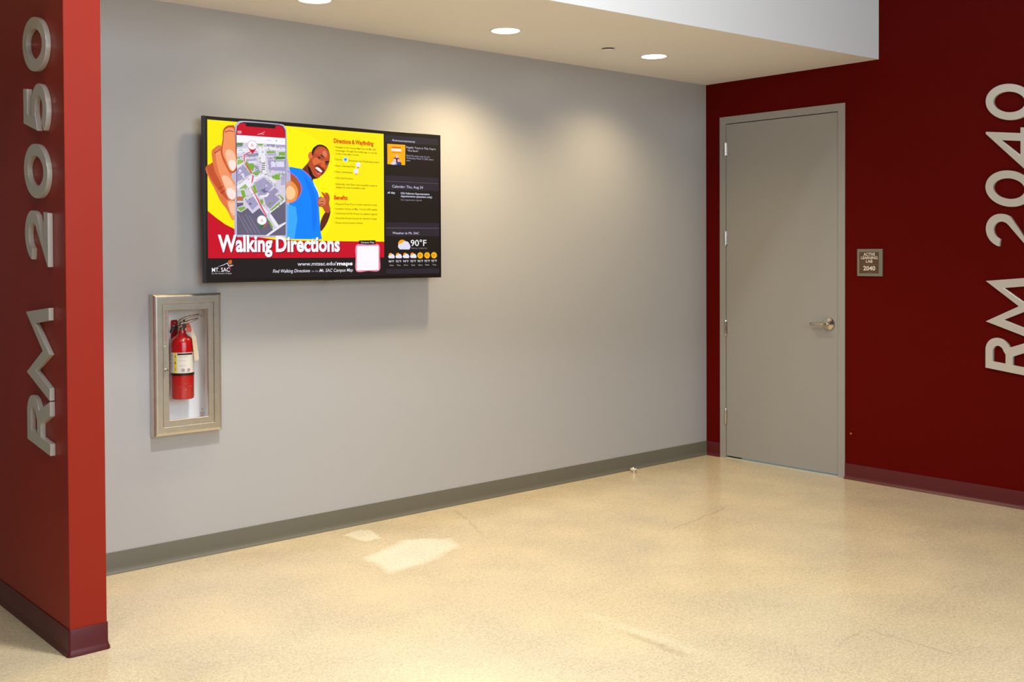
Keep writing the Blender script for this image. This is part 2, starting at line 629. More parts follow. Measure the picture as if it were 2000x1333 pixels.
obj('lever', tube([(-0.050, ly - 0.006, lz), (-0.052, ly + 0.012, lz), (-0.053, ly + 0.045, lz - 0.001), (-0.053, ly + 0.085, lz - 0.002), (-0.050, ly + 0.108, lz - 0.002), (-0.040, ly + 0.116, lz - 0.002)], [0.0125, 0.0125, 0.0118, 0.0112, 0.0108, 0.009], 14, 0.95), chrome, hd, smooth=60)
obj('lock_cylinder', lathe([(0.0, -0.066), (0.008, -0.066), (0.009, -0.063), (0.009, -0.055)], (0.002, ly, lz), axis='X', n=24), mat('lock_brass', rgb(196, 170, 110), rough=0.25, metal=1.0), hd, smooth=40)
obj('strike_plate', box(-0.0085, -0.0065, -hw + fj - 0.012, -hw + fj - 0.004, lz - 0.06, lz + 0.06), door_paint, dr)

# floor door stop
ds = tag(empty('door_stop', (-0.905, -0.085, 0.0)), 'small chrome dome door stop on the floor by the grey base', 'door stop')
obj('dome', lathe([(0.0205, 0.0), (0.0215, 0.004), (0.0215, 0.020), (0.0190, 0.032), (0.012, 0.040), (0.0, 0.0435)], n=28), chrome, ds, smooth=50)
obj('bumper', lathe([(0.0205, 0.018), (0.0232, 0.020), (0.0232, 0.029), (0.0185, 0.033)], n=28), mat('pale_bumper_rubber', rgb(214, 200, 168), rough=0.6), ds, smooth=50)

# ------------------------------------------------------------------ room plaque beside the door
pq = tag(empty('room_plaque', (0.0, -1.327, 1.4340)), 'small grey framed room plaque reading ACTIVE LEARNING LAB 2040', 'sign')
pw, ph = 0.0885, 0.0885
fr = bmesh.new()
bm_prism(fr, [(-pw, -ph), (pw, -ph), (pw, ph), (-pw, ph)], lambda u, v, d: (-0.001 - d, -u, v), 0.010, holes=[[(-pw + .016, -ph + .018), (pw - .024, -ph + .018), (pw - .024, ph - .020), (-pw + .016, ph - .020)]])
obj('plaque_frame', fr, mat('plaque_grey', rgb(122, 116, 100), rough=0.5), pq)
obj('plaque_panel', box(-0.008, -0.001, -pw + 0.0235, pw - 0.0155, -ph + 0.0175, ph - 0.0195), mat('plaque_brown', rgb(88, 62, 38), rough=0.5), pq)
plaque_white = mat('plaque_lettering', rgb(238, 230, 212), rough=0.5)
plaque_braille = mat('plaque_braille', rgb(140, 112, 80), rough=0.5)


def on_plaque(x, z):
    return (-0.0086, -x, z)


for s, w, z, hc, bo in (('ACTIVE', 0.080, 0.0445, 0.0185, 0.012), ('LEARNING', 0.116, 0.0225, 0.0175, 0.012), ('LAB', 0.046, -0.0005, 0.0175, 0.012), ('2040', 0.084, -0.0500, 0.0265, 0.018)):
    obj('plaque_text', fit_text(s, -0.004 - w / 2, -0.004 + w / 2, z, hc, on_plaque, bo), plaque_white, pq)
for n, z, w in ((17, -0.0105, 0.116), (7, -0.0625, 0.036)):
    br = bmesh.new()
    for i in range(n):
        for k in range(2):
            if (i * 7 + k * 3) % 5 == 0:
                continue
            bm_box(br, -0.0088, -0.007, 0.004 + w / 2 - i * w / n - 0.0026, 0.004 + w / 2 - i * w / n, z - k * 0.004 - 0.0014, z - k * 0.004 + 0.0008)
    obj('braille', br, plaque_braille, pq)

# scuff on the red wall
tag(obj('wall_scuff', lathe([(0.0, -0.0012), (0.0035, -0.0010), (0.006, -0.0003), (0.006, 0.0)], (0.0, -1.187, 0.303), axis='X', n=14), mat('chipped_plaster', rgb(190, 120, 70), rough=0.8)), 'tiny pale chip in the red wall low beside the door frame', 'chip')

# ------------------------------------------------------------------ metal wall characters
CH, ST, SLANT, TH = 0.268, 0.046, 0.125, 0.0195


def ell(cx, cy, rx, ry, a0, a1, n):
    return [(cx + rx * math.cos(math.radians(a0 + (a1 - a0) * i / n)), cy + ry * math.sin(math.radians(a0 + (a1 - a0) * i / n))) for i in range(n + 1)]


def stroke(pts, w):
    """outline of an open stroked path with butt ends"""
    P = [Vector(p) for p in pts]
    a, b = [], []
    for i, p in enumerate(P):
        ns = []
        if i > 0:
            t = (P[i] - P[i - 1]).normalized(); ns.append(Vector((-t.y, t.x)))
        if i < len(P) - 1:
            t = (P[i + 1] - P[i]).normalized(); ns.append(Vector((-t.y, t.x)))
        n = ns[0] if len(ns) == 1 else (ns[0] + ns[1]) / max(0.35, 1 + ns[0].dot(ns[1]))
        a.append(tuple(p + n * w / 2)); b.append(tuple(p - n * w / 2))
    return a + b[::-1]


def glyph(ch):
    """list of (outline, holes) in metres, baseline y=0, and advance width"""
    h, s = CH, ST
    if ch == '0':
        return [(ell(0.106, h / 2, 0.106, h / 2 + 0.003, 0, 360, 48)[:-1], [ell(0.106, h / 2, 0.106 - s, h / 2 + 0.003 - s, 0, 360, 48)[:-1][::-1]])]
    if ch == 'M':
        return [([(0, 0), (.058, h), (.1785, .075), (.299, h), (.357, 0), (.309, 0), (.272, .160), (.1785, -.004), (.085, .160), (.048, 0)], [])]
    if ch == 'R':
        c = 0.192
        out = [(0, 0), (0, h), (.105, h)] + ell(.108, c, .082, h - c, 80, -62, 18) + [(.208, 0), (.152, 0), (.096, .108), (s, .108), (s, 0)]
        hole = [(s, .150), (.100, .150)] + ell(.104, c, .040, h - s + .002 - c, -70, 80, 10) + [(s, h - s + .002)]
        return [(out, [hole[::-1]])]
    if ch == '4':
        return [([(-.012, .0235), (-.012, .036), (.190, h + .002), (.203, h + .002), (.203, .0685), (.236, .0685), (.236, .0235), (.203, .0235), (.203, 0), (.157, 0), (.157, .0235)], [[(.157, .178), (.157, .0685), (.076, .0685)]])]
    if ch == '2':
        return [(ell(.102, .172, .098, h - .172, 170, -30, 26) + [(.078, s), (.206, s), (.206, 0), (0, 0), (0, .008)] + ell(.102, .172, .052, h - s - .172, -42, 168, 24), [])]
    if ch == '5':
        return [(ell(.1, .088, .1, .090, 218, 470, 32) + [(.078, h - s), (.178, h - s), (.178, h), (.040, h), (.017, .104)] + ell(.1, .088, .054, .045, 125, -148, 28), [])]


def wall_letters(xwall, ybase, chars, group):
    """letters reading upwards: advance is +z, cap height points to +y"""
    for ch, z0, label in chars:
        t = tag(empty('metal_numeral' if ch.isdigit() else 'metal_letter', (xwall, ybase, z0)), label, 'numeral' if ch.isdigit() else 'letter', group)
        bm = bmesh.new()
        for out, holes in glyph(ch):
            bm_prism(bm, out, lambda x, y, d: (-0.0005 - d, y, x + SLANT * y), TH, holes)
        o = obj('character_body', bm, silver, t)
        bv = o.modifiers.new('bevel', 'BEVEL')
        bv.width = 0.0018
        bv.segments = 2
        bv.limit_method = 'ANGLE'
        bv.angle_limit = math.radians(50)


wall_letters(XL, -0.806, [
    ('R', 0.742, 'silver letter R of RM 2050 on the stub wall, lowest character'),
    ('M', 0.953, 'silver letter M of RM 2050 on the stub wall'),
    ('2', 1.466, 'silver figure two above the letter M on the stub wall'),
    ('0', 1.718, 'silver oval zero directly above the two on the stub wall'),
    ('5', 1.965, 'silver figure five between two zeros on the stub wall'),
    ('0', 2.212, 'topmost silver oval zero on the stub wall')], 'metal characters RM 2050')
wall_letters(0.0, -2.352, [
    ('R', 0.778, 'silver letter R of RM 2040 on the red wall, cut by the frame'),
    ('M', 0.996, 'silver letter M of RM 2040 on the red wall'),
    ('2', 1.503, 'silver figure two above the letter M on the red wall'),
    ('0', 1.748, 'silver oval zero directly above the two on the red wall, cut by the frame'),
    ('4', 1.978, 'silver figure four between two zeros on the red wall'),
    ('0', 2.254, 'topmost silver oval zero on the red wall, cut by the frame')], 'metal characters RM 2040')

# ------------------------------------------------------------------ fire extinguisher cabinet
CX0, CX1, CZ0, CZ1 = -4.288, -3.931, 0.628, 1.318
cx, cz = (CX0 + CX1) / 2, (CZ0 + CZ1) / 2
cw, chh = (CX1 - CX0) / 2, (CZ1 - CZ0) / 2
cab = tag(empty('extinguisher_cabinet', (cx, 0.0, CZ0)), 'stainless steel glass-door fire extinguisher cabinet in the grey wall', 'cabinet')
zc = chh


def loop_frame(steps, m, name, parent):
    """rectangular frame swept from (inset, y) steps around the cabinet outline"""
    bm = bmesh.new()
    rings = []
    for ins, y in steps:
        rings.append([bm.verts.new((sx * (cw - ins), y, zc + sz * (chh - ins))) for sx, sz in ((-1, -1), (1, -1), (1, 1), (-1, 1))])
    for a, b in zip(rings, rings[1:] + rings[:1]):
        for i in range(4):
            bm.faces.new((a[i], a[(i + 1) % 4], b[(i + 1) % 4], b[i]))
    return obj(name, bm, m, parent)


loop_frame([(0.0, -0.0008), (0.0, -0.034), (0.002, -0.042), (0.006, -0.048), (0.012, -0.0515), (0.018, -0.052), (0.0435, -0.052), (0.0445, -0.051), (0.0445, -0.0008)], steel, 'trim_frame', cab)
door = loop_frame([(0.0465, -0.040), (0.0465, -0.0495), (0.0475, -0.0505), (0.075, -0.0505), (0.0765, -0.049), (0.0765, -0.040)], steel, 'cabinet_door', cab)


def glass_material():
    m = bpy.data.materials.new('clear_glass')
    m.use_nodes = True
    nt = m.node_tree
    out = nt.nodes['Material Output']
    nt.nodes.remove(nt.nodes['Principled BSDF'])
    tr = nt.nodes.new('ShaderNodeBsdfTransparent')
    gl = nt.nodes.new('ShaderNodeBsdfGlossy')
    gl.inputs['Roughness'].default_value = 0.03
    mx = nt.nodes.new('ShaderNodeMixShader')
    mx.inputs[0].default_value = 0.05
    nt.links.new(tr.outputs[0], mx.inputs[1])
    nt.links.new(gl.outputs[0], mx.inputs[2])
    nt.links.new(mx.outputs[0], out.inputs[0])
    return m


gi = 0.0762
obj('glass_pane', box(-cw + gi, cw - gi, -0.047, -0.044, zc - chh + gi, zc + chh - gi), glass_material(), door)
# hinge down the right edge of the door, latch on the left
obj('piano_hinge', tube([(cw - 0.0458, -0.0515, 0.048), (cw - 0.0458, -0.0515, 2 * chh - 0.048)], 0.0022, 8), chrome, cab, smooth=60)
lt = obj('latch_plate', box(-cw + 0.049, -cw + 0.062, -0.053, -0.050, zc - 0.06, zc + 0.095, 0.001, 1), steel, door)
obj('latch_knob', lathe([(0.0, -0.066), (0.006, -0.065), (0.0085, -0.061), (0.0085, -0.055), (0.006, -0.051)], (-cw + 0.060, 0, zc - 0.022), axis='Y', n=24), chrome, lt, smooth=40)
obj('latch_screw', lathe([(0.0, -0.0555), (0.0025, -0.055), (0.003, -0.053)], (-cw + 0.0555, 0, zc + 0.012), axis='Y', n=14), chrome, lt, smooth=40)
# vertical red lettering on the left stile: FIRE EXTINGUISHER
vt = fit_text('FIRE EXTINGUISHER', 0.0, 0.150, 0.0, 0.0075, lambda x, z: (-cw + 0.0700 - z - 0.004, -0.0508, zc + 0.118 + x))
obj('door_lettering', vt, mat('red_lettering', rgb(176, 84, 74), rough=0.5), door)
# recessed tub
tw, t0, t1 = 0.1470, 0.030, 2 * chh - 0.030
tb = bmesh.new()
V = [tb.verts.new(p) for p in ((-tw, 0.0, t0), (tw, 0.0, t0), (tw, 0.0, t1), (-tw, 0.0, t1), (-tw, 0.090, t0), (tw, 0.090, t0), (tw, 0.090, t1), (-tw, 0.090, t1))]
for f in ((0, 1, 5, 4), (1, 2, 6, 5), (2, 3, 7, 6), (3, 0, 4, 7), (4, 5, 6, 7)):
    tb.faces.new([V[i] for i in f])
obj('tub', tb, tub_white, cab)
for z in (0.095, 2 * chh - 0.120):
    obj('tub_screw', lathe([(0.0, -0.003), (0.004, -0.003), (0.005, 0.0)], (tw - 0.012, 0.0895, z), axis='Y', n=14), chrome, cab, smooth=40)
obj('tub_label', box(tw - 0.024, tw - 0.004, 0.0892, 0.0898, 0.045, 0.082), mat('tub_label_paper', rgb(222, 206, 198), rough=0.6), cab)

# ------------------------------------------------------------------ fire extinguisher
EX, EY, EZ = -4.111, 0.022, 0.796
ext = tag(empty('fire_extinguisher', (EX, EY, EZ)), 'red fire extinguisher with white label inside the glass cabinet', 'fire extinguisher')
R = 0.0565
red_enamel = mat('red_enamel', rgb(190, 8, 14), rough=0.22, spec=0.6, coat=0.4)
cyl = obj('cylinder', lathe([(0.0, 0.004), (R - 0.010, 0.004), (R - 0.006, 0.0), (R - 0.002, 0.003), (R, 0.012), (R, 0.272), (R - 0.003, 0.288), (R - 0.012, 0.302), (R - 0.026, 0.313), (0.024, 0.319), (0.0205, 0.324), (0.0205, 0.338), (0.0, 0.338)], n=48), red_enamel, ext, smooth=40)
metal_dull = mat('dull_valve_metal', rgb(172, 158, 140), rough=0.35, metal=0.8)
valve = obj('valve', lathe([(0.015, 0.336), (0.017, 0.338), (0.017, 0.350), (0.013, 0.352), (0.013, 0.372), (0.016, 0.374), (0.016, 0.392), (0.010, 0.396), (0.0, 0.396)], n=28), chrome, ext, smooth=40)
obj('carry_handle', tube([(-0.012, -0.012, 0.372), (0.010, -0.016, 0.376), (0.035, -0.020, 0.384), (0.060, -0.024, 0.392), (0.074, -0.026, 0.396)], [0.012, 0.013, 0.0125, 0.012, 0.008], 12, 0.5), metal_dull, ext, smooth=60)
obj('squeeze_lever', tube([(-0.020, -0.008, 0.380), (-0.004, -0.013, 0.394), (0.015, -0.017, 0.402), (0.045, -0.022, 0.408), (0.072, -0.026, 0.413), (0.080, -0.027, 0.414)], [0.010, 0.012, 0.012, 0.0125, 0.0115, 0.008], 12, 0.5), metal_dull, ext, smooth=60)
pr = bmesh.new()
bm_tube(pr, [(0.018 + 0.012 * math.cos(a), -0.024 - 0.004 * math.sin(a), 0.415 + 0.012 * math.sin(a)) for a in [2 * math.pi * i / 20 for i in range(21)]], 0.0013, 6)
obj('pull_ring', pr, chrome, valve, smooth=60)
obj('gauge', lathe([(0.0, -0.030), (0.012, -0.030), (0.0135, -0.028), (0.0135, -0.016), (0.006, -0.014), (0.006, 0.0)], (0.0, 0.0, 0.362), axis='Y', n=24), chrome, valve, smooth=40)
obj('nozzle', tube([(-0.010, -0.004, 0.360), (-0.030, -0.010, 0.357), (-0.048, -0.014, 0.352), (-0.058, -0.016, 0.343), (-0.062, -0.016, 0.328)], [0.006, 0.0075, 0.0085, 0.009, 0.0085], 14), black_plastic, ext, smooth=60)
obj('nozzle_collar', tube([(-0.013, -0.005, 0.3597), (-0.030, -0.010, 0.357)], [0.0095, 0.0095], 14), chrome, ext, smooth=60)
# inspection tags hanging from the valve on the right
obj('inspection_tag', tube([(0.026, -0.026, 0.372), (0.040, -0.052, 0.300), (0.048, -0.060, 0.200), (0.050, -0.060, 0.190)], [0.007, 0.011, 0.012, 0.011], 8, 0.06), mat('cream_tag_card', rgb(222, 200, 168), rough=0.6), ext)
obj('red_tag', tube([(0.018, -0.030, 0.374), (0.014, -0.048, 0.352), (0.014, -0.052, 0.332)], [0.008, 0.012, 0.012], 8, 0.1), mat('salmon_tag_card', rgb(196, 84, 66), rough=0.6), ext)


def sleeve(a0, a1, z0, z1, r, name, m, parent, n=24):
    """curved patch hugging the cylinder; angles in degrees, 0 = +x, -90 = towards the room"""
    bm = bmesh.new()
    rows = []
    for i in range(n + 1):
        a = math.radians(a0 + (a1 - a0) * i / n)
        rows.append([bm.verts.new((rr * math.cos(a), rr * math.sin(a), z)) for rr, z in ((r, z0), (r, z1), (R - 0.001, z1), (R - 0.001, z0))])
    for p_, q_ in zip(rows[:-1], rows[1:]):
        for k in range(4):
            bm.faces.new((p_[k], p_[(k + 1) % 4], q_[(k + 1) % 4], q_[k]))
    bm.faces.new(rows[0])
    bm.faces.new(rows[-1])
    return obj(name, bm, m, parent, smooth=40)


def on_cyl(r, a_mid, z_mid):
    def place(x, z):
        a = math.radians(a_mid) + x / R
        return (r * math.cos(a), r * math.sin(a), z_mid + z)
    return place


paper = mat('extinguisher_label_paper', rgb(236, 228, 216), rough=0.45)
yel = mat('label_yellow', rgb(250, 222, 10), rough=0.45)
ink = mat('label_ink', rgb(40, 34, 44), rough=0.5)
lab = sleeve(-215, 35, 0.131, 0.232, R + 0.0006, 'paper_label', paper, cyl, 48)
FA = -133.0     # direction from the cylinder to the viewer
sleeve(FA - 22, FA - 9, 0.132, 0.231, R + 0.0009, 'yellow_stripe', yel, cyl, 8)
sleeve(FA - 5, FA + 75, 0.220, 0.229, R + 0.0009, 'black_title_bar', ink, cyl, 16)
sleeve(-215, 35, 0.119, 0.130, R + 0.0012, 'strap', black_plastic, cyl, 48)
for s, zz in (('A', 0.208), ('B', 0.176), ('C', 0.145)):
    obj('class_letter', fit_text(s, -0.0042, 0.0042, 0, 0.011, on_cyl(R + 0.0012, FA - 15.5, zz), 0.01), ink, lab)
faint = mat('label_print', rgb(150, 132, 132), rough=0.5)
for s, a, zz, w, hc in (('HOLD UPRIGHT AND PULL PIN', FA + 26, 0.209, 0.044, 0.0040), ('STAND BACK 8 FEET', FA + 20, 0.191, 0.030, 0.0036), ('SQUEEZE LEVER', FA + 20, 0.166, 0.030, 0.0036), ('DRY CHEMICAL', FA - 48, 0.214, 0.032, 0.0032), ('INSTRUCTIONS', FA - 48, 0.196, 0.032, 0.0032), ('MAINTENANCE', FA - 48, 0.178, 0.032, 0.0032), ('INSPECTION', FA - 48, 0.160, 0.032, 0.0032)):
    obj('label_line', fit_text(s, -w / 2, w / 2, 0, hc, on_cyl(R + 0.0009, a, zz)), faint, lab)
for a in (FA + 22, FA + 50):
    pb = bmesh.new()
    bm_prism(pb, ell(0, 0, 0.0085, 0.0085, 0, 360, 24)[:-1], lambda x, y, d: on_cyl(R + 0.0007 + d, a, 0.145)(x, y), 0.0004, holes=[ell(0, 0, 0.0068, 0.0068, 0, 360, 24)[:-1][::-1]])
    bm_prism(pb, [(-0.004, -0.004), (0.001, -0.002), (0.005, 0.005), (-0.001, 0.003)], lambda x, y, d: on_cyl(R + 0.0007 + d, a, 0.145)(x, y), 0.0004)
    obj('pictogram', pb, ink, lab)
dm = bmesh.new()
bm_prism(dm, [(-0.030, 0), (0.0, 0.016), (0.030, 0), (0.0, -0.016)], lambda x, y, d: on_cyl(R + 0.0004 + d, FA + 35, 0.064)(x, y), 0.0004)
bmesh.ops.subdivide_edges(dm, edges=dm.edges[:], cuts=3)
obj('diamond_badge', dm, paper, cyl)
obj('badge_lettering', fit_text('AMEREX', -0.015, 0.015, -0.0025, 0.005, on_cyl(R + 0.0012, FA + 35, 0.064), 0.008), mat('badge_red', rgb(170, 40, 40), rough=0.5), cyl)

brk = tag(empty('extinguisher_bracket', (-4.104, 0.0885, 1.10)), 'red punched metal hanger bracket behind the extinguisher valve', 'bracket')
bb = bmesh.new()
bm_prism(bb, [(-0.035, -0.08), (0.0, -0.08), (0.0, 0.078), (-0.006, 0.084), (-0.029, 0.084), (-0.035, 0.078)], lambda x, y, d: (x, -d, y), 0.004, holes=[ell(-0.014, 0.068, 0.004, 0.003, 0, 360, 12)[:-1], ell(-0.02, 0.054, 0.008, 0.003, 20, 380, 12)[:-1], ell(-0.024, 0.034, 0.004, 0.003, 0, 360, 12)[:-1]])
obj('bracket_plate', bb, red_enamel, brk)
obj('bracket_hook', tube([(-0.014, -0.003, 0.045), (-0.012, -0.026, 0.046), (-0.008, -0.046, 0.044)], 0.003, 10), chrome, brk, smooth=60)

# ------------------------------------------------------------------ wall display
TVX0, TVX1, TVZ0, TVZ1, TVY = -4.0425, -2.5730, 1.3690, 2.1930, -0.100
tv = tag(empty('wall_display', ((TVX0 + TVX1) / 2, 0.0, TVZ0)), 'large black framed wall display showing Walking Directions on yellow', 'television')
W2, TVH = (TVX1 - TVX0) / 2, TVZ1 - TVZ0
obj('housing', box(-W2, W2, TVY, TVY + 0.034, 0.0, TVH, 0.0025, 2), black_plastic, tv)
obj('rear_cover', box(-W2 + 0.14, W2 - 0.14, TVY + 0.0338, TVY + 0.055, 0.06, TVH - 0.10, 0.004, 1), black_plastic, tv)
obj('wall_mount', box(-0.36, 0.36, TVY + 0.0548, -0.0005, 0.18, 0.62), mat('mount_steel', rgb(40, 40, 42), rough=0.5, metal=0.5), tv)
obj('logo_bump', box(-0.045, 0.01, TVY + 0.004, TVY + 0.016, -0.006, 0.001, 0.0015, 1), mat('grey_logo_plastic', rgb(120, 110, 95), rough=0.4), tv)

# sheet coordinates: the display picture is laid out on a 1882 x 1333 sheet whose
# four corners below are the corners of the display front
SRC = [(24, 31), (1848, 160), (1842, 1255), (26, 1316)]
DST = [(-W2, TVH), (W2, TVH), (W2, 0.0), (-W2, 0.0)]
A = []
bb_ = []
for (x, y), (u, v) in zip(SRC, DST):
    A.append([x, y, 1, 0, 0, 0, -u * x, -u * y]); bb_.append(u)
    A.append([0, 0, 0, x, y, 1, -v * x, -v * y]); bb_.append(v)
HM = np.linalg.solve(np.array(A, float), np.array(bb_, float))


def sheet(x, y):
    w = HM[6] * x + HM[7] * y + 1
    return ((HM[0] * x + HM[1] * y + HM[2]) / w, (HM[3] * x + HM[4] * y + HM[5]) / w)


SC = None
LAYER = [0]


def smooth_ring(pts, n=5):
    out = []
    k = len(pts)
    for i in range(k):
        p0, p1, p2, p3 = [Vector(pts[(i + j) % k]) for j in (-1, 0, 1, 2)]
        for q_ in range(n):
            t = q_ / n
            out.append(tuple(0.5 * ((2 * p1) + (p2 - p0) * t + (2 * p0 - 5 * p1 + 4 * p2 - p3) * t * t + (3 * p1 - p0 - 3 * p2 + p3) * t ** 3)))
    return out


def patch(name, polys, color, layer, curve=False, k=1.0):
    """flat picture patch(es) of one colour on the lit screen"""
    if not isinstance(polys[0][0], (tuple, list)):
        polys = [polys]
    if len(polys) > 1 and name != 'cloud_icon':
        return [patch(name, [p], color, layer, curve, k) for p in polys]
    bm = bmesh.new()
    y = TVY - 0.0004 - 0.00012 * layer
    from mathutils.geometry import tessellate_polygon
    for pts in polys:
        if curve:
            pts = smooth_ring(pts)
        loc = [sheet(*p) for p in pts]
        vv = [bm.verts.new((p[0], y, p[1])) for p in loc]
        for t in tessellate_polygon([[Vector((p[0], p[1], 0)) for p in loc]]):
            try:
                bm.faces.new([vv[i] for i in t])
            except ValueError:
                pass
    return obj(name, bm, glow(*color, k=k), SC)


def words(s, x0, x1, y, h, color, layer=6, bold=0.0, shear=0.0, y1=None, name='screen_text', spacing=1.0):
    a, b = sheet(x0, y), sheet(x1, y if y1 is None else y1)
    c = sheet(x0, y - h)
    yy = TVY - 0.0004 - 0.00012 * layer
    me = fit_text(s, a[0], b[0], (a[1] + b[1]) / 2, c[1] - a[1], lambda x, z: (x, yy, z), bold, shear, spacing)
    return obj(name, me, glow(*color), SC)


def frm(ox, oy, k):
    return lambda *pts: [(ox + k * x, oy + k * y) for x, y in pts]


C1 = frm(-39.2, -39.2, 0.5590)
C2 = frm(588.2, 117.6, 0.6766)
C3 = frm(-39.2, 862.6, 0.5099)
FA_ = frm(705.8, 196.0, 0.2648)
PA = frm(196.0, 39.2, 0.3825)
PB = frm(196.0, 470.5, 0.4119)


def rect(x0, y0, x1, y1, dl=0.0, dr=0.0):
    """sheet rectangle with skewed ends: dl, dr are the drops of the right side at top and bottom"""
    return [(x0, y0), (x1, y0 + dl), (x1, y1 + dr), (x0, y1)]


def circ(cx_, cy_, rx, ry=None, n=28, a0=0, a1=360):
    ry = rx if ry is None else ry
    return ell(cx_, cy_, rx, ry, a0, a1, n)[:-1 if a1 - a0 == 360 else None]


YEL = (255, 238, 0)
RED = (203, 0, 36)
FOOT = (28, 20, 22)
# screen: dark base, then yellow field, red band, dark footer, sidebar
SC = None
screen = None
bmx = bmesh.new()
pts = [sheet(*p) for p in ((48, 62), (1832, 187), (1826, 1232), (48, 1288))]
bmx.faces.new([bmx.verts.new((p[0], TVY - 0.0004, p[1])) for p in pts])
SC = obj('screen', bmx, glow(*FOOT), tv)
patch('yellow_field', [(50, 64), (1406, 157), (1402, 985), (48, 985), (48, 560)], YEL, 1)
patch('bright_glow_field', [(640, 110), (1000, 300), (1020, 640), (940, 950), (660, 900), (640, 400)], (255, 246, 0), 2, True)
patch('red_band', [(48, 765)] + [(48 + t * 10, 765 + 40 * t * 0.22 - 0.0) for t in ()] + [(110, 815), (180, 865), (260, 905), (400, 955), (560, 978), (800, 986), (1402, 986), (1400, 1106), (48, 1126)], RED, 3)
patch('footer_band', [(48, 1128), (1400, 1108), (1398, 1246), (48, 1288)], FOOT, 3)

# sidebar
patch('sidebar_ground', [(1412, 157), (1834, 186), (1828, 1231), (1402, 1245)], (24, 15, 13), 1)
BAND = (42, 34, 46)
for p in ([(1418, 163), (1828, 192), (1828, 240), (1418, 218)], [(1418, 474), (1828, 490), (1828, 526), (1418, 516)], [(1418, 522), (1828, 536), (1828, 592), (1418, 586)], [(1416, 838), (1828, 838), (1828, 874), (1416, 874)], [(1416, 882), (1828, 880), (1828, 938), (1416, 942)], [(1414, 1194), (1826, 1186), (1826, 1222), (1414, 1231)]):
    patch('sidebar_band', p, BAND, 2)
for p in ([(1418, 518), (1828, 531), (1828, 535), (1418, 522)], [(1416, 876), (1828, 875), (1828, 880), (1416, 882)]):
    patch('sidebar_rule', p, (92, 84, 92), 3)
PALE = (214, 214, 236)
words('Announcements', 1470, 1648, 214, 17, PALE, 4, 0.0, y1=220)
patch('announcement_picture', [(1433, 232), (1573, 239), (1570, 395), (1433, 389)], (255, 178, 0), 4)
patch('announcement_title_red', [(1466, 254), (1540, 257), (1540, 266), (1466, 263)], (238, 84, 30), 5)
patch('announcement_title_white', [(1462, 268), (1542, 272), (1542, 290), (1464, 286)], (255, 240, 232), 5)
patch('announcement_rule', [(1466, 295), (1540, 299), (1538, 303), (1466, 299)], (190, 110, 20), 5)
patch('announcement_figure', [[(1498, 318), (1510, 314), (1518, 326), (1512, 340), (1500, 338)], [(1478, 352), (1494, 346), (1500, 366), (1484, 374)]], (238, 196, 190), 6, True)
patch('announcement_figure', [[(1480, 344), (1498, 336), (1520, 342), (1528, 356), (1502, 372), (1484, 352)], [(1502, 372), (1534, 372), (1540, 392), (1498, 392)]], (58, 40, 66), 5, True)
patch('announcement_figure', [[(1460, 390), (1470, 372), (1492, 366), (1504, 391)]], (226, 214, 244), 6, True)
patch('announcement_figure', [[(1510, 352), (1526, 350), (1530, 368), (1514, 372)]], (240, 176, 190), 6, True)
patch('announcement_figure', [[(1490, 392), (1500, 382), (1530, 380), (1532, 393)]], (20, 60, 140), 6, True)
words('Regally Yours is This Year\u2019s', 1580, 1808, 266, 15, PALE, 4, y1=275)
words('\u201cOne Book\u201d', 1586, 1676, 289, 13, PALE, 4, y1=292)
words('Read the story now on our', 1580, 1762, 329, 13, (180, 180, 205), 4, y1=334)
words('Wednesday, March 17, 2023, start a', 1580, 1792, 347, 13, (180, 180, 205), 4, y1=355)
words('plan', 1580, 1610, 364, 11, (180, 180, 205), 4)
words('Calendar: Thu, Aug 24', 1468, 1706, 568, 20, PALE, 4, y1=576)
words('all day', 1432, 1490, 614, 15, (236, 236, 255), 4, 0.012, y1=616)
words('CSU Fullerton Representative', 1533, 1756, 618, 14, (230, 230, 255), 4, 0.012, y1=624)
words('Appointments (pasadena only)', 1533, 1775, 640, 14, (230, 230, 255), 4, 0.012, y1=646)
words('Cost: Appointment required', 1533, 1695, 667, 12, (160, 158, 178), 4, y1=670)
words('Weather at Mt. SAC', 1466, 1672, 926, 18, PALE, 4)
patch('sun_icon', circ(1542, 1002, 33, 34), (255, 166, 12), 4)


def cloud(cx_, cy_, w, h):
    return [circ(cx_ - w * .22, cy_ + h * .12, w * .30, h * .38), circ(cx_ + w * .12, cy_ - h * .10, w * .32, h * .42), circ(cx_ + w * .30, cy_ + h * .14, w * .22, h * .36), rect(cx_ - w * .40, cy_ + h * .10, cx_ + w * .44, cy_ + h * .50)]


patch('cloud_icon', cloud(1556, 1012, 92, 62), (226, 224, 246), 5)
words('90\u00b0F', 1606, 1728, 1015, 46, (246, 244, 255), 5, 0.008)
words('Walnut, California', 1606, 1732, 1038, 12, (140, 136, 146), 5)
for i, (d, tmp) in enumerate((('Wed', '90\u00b0F'), ('Thu', '92\u00b0F'), ('Fri', '94\u00b0F'), ('Sat', '95\u00b0F'), ('Sun', '96\u00b0F'), ('Mon', '93\u00b0F'), ('Tue', '92\u00b0F'))):
    x = 1455 + i * 56.3 if i < 4 else 1679 + (i - 4) * 53.5
    y = 1094 - i * 1.3
    if i < 4:
        patch('sun_icon', circ(x - 5, y - 8, 15), (255, 160, 20), 4)
        patch('cloud_icon', cloud(x + 2, y + 2, 48, 32), (232, 230, 248), 5)
    else:
        patch('sun_icon', circ(x, y - 1, 22, 24), (250, 188, 18), 4)
        patch('sun_icon', circ(x - 2, y - 3, 12, 13), (240, 150, 10), 5)
    words(tmp, x - 21, x + 21, y + 50, 16, (220, 220, 240), 5, 0.01)
    words(d, x - 14, x + 15, y + 77, 10, (196, 196, 214), 5)

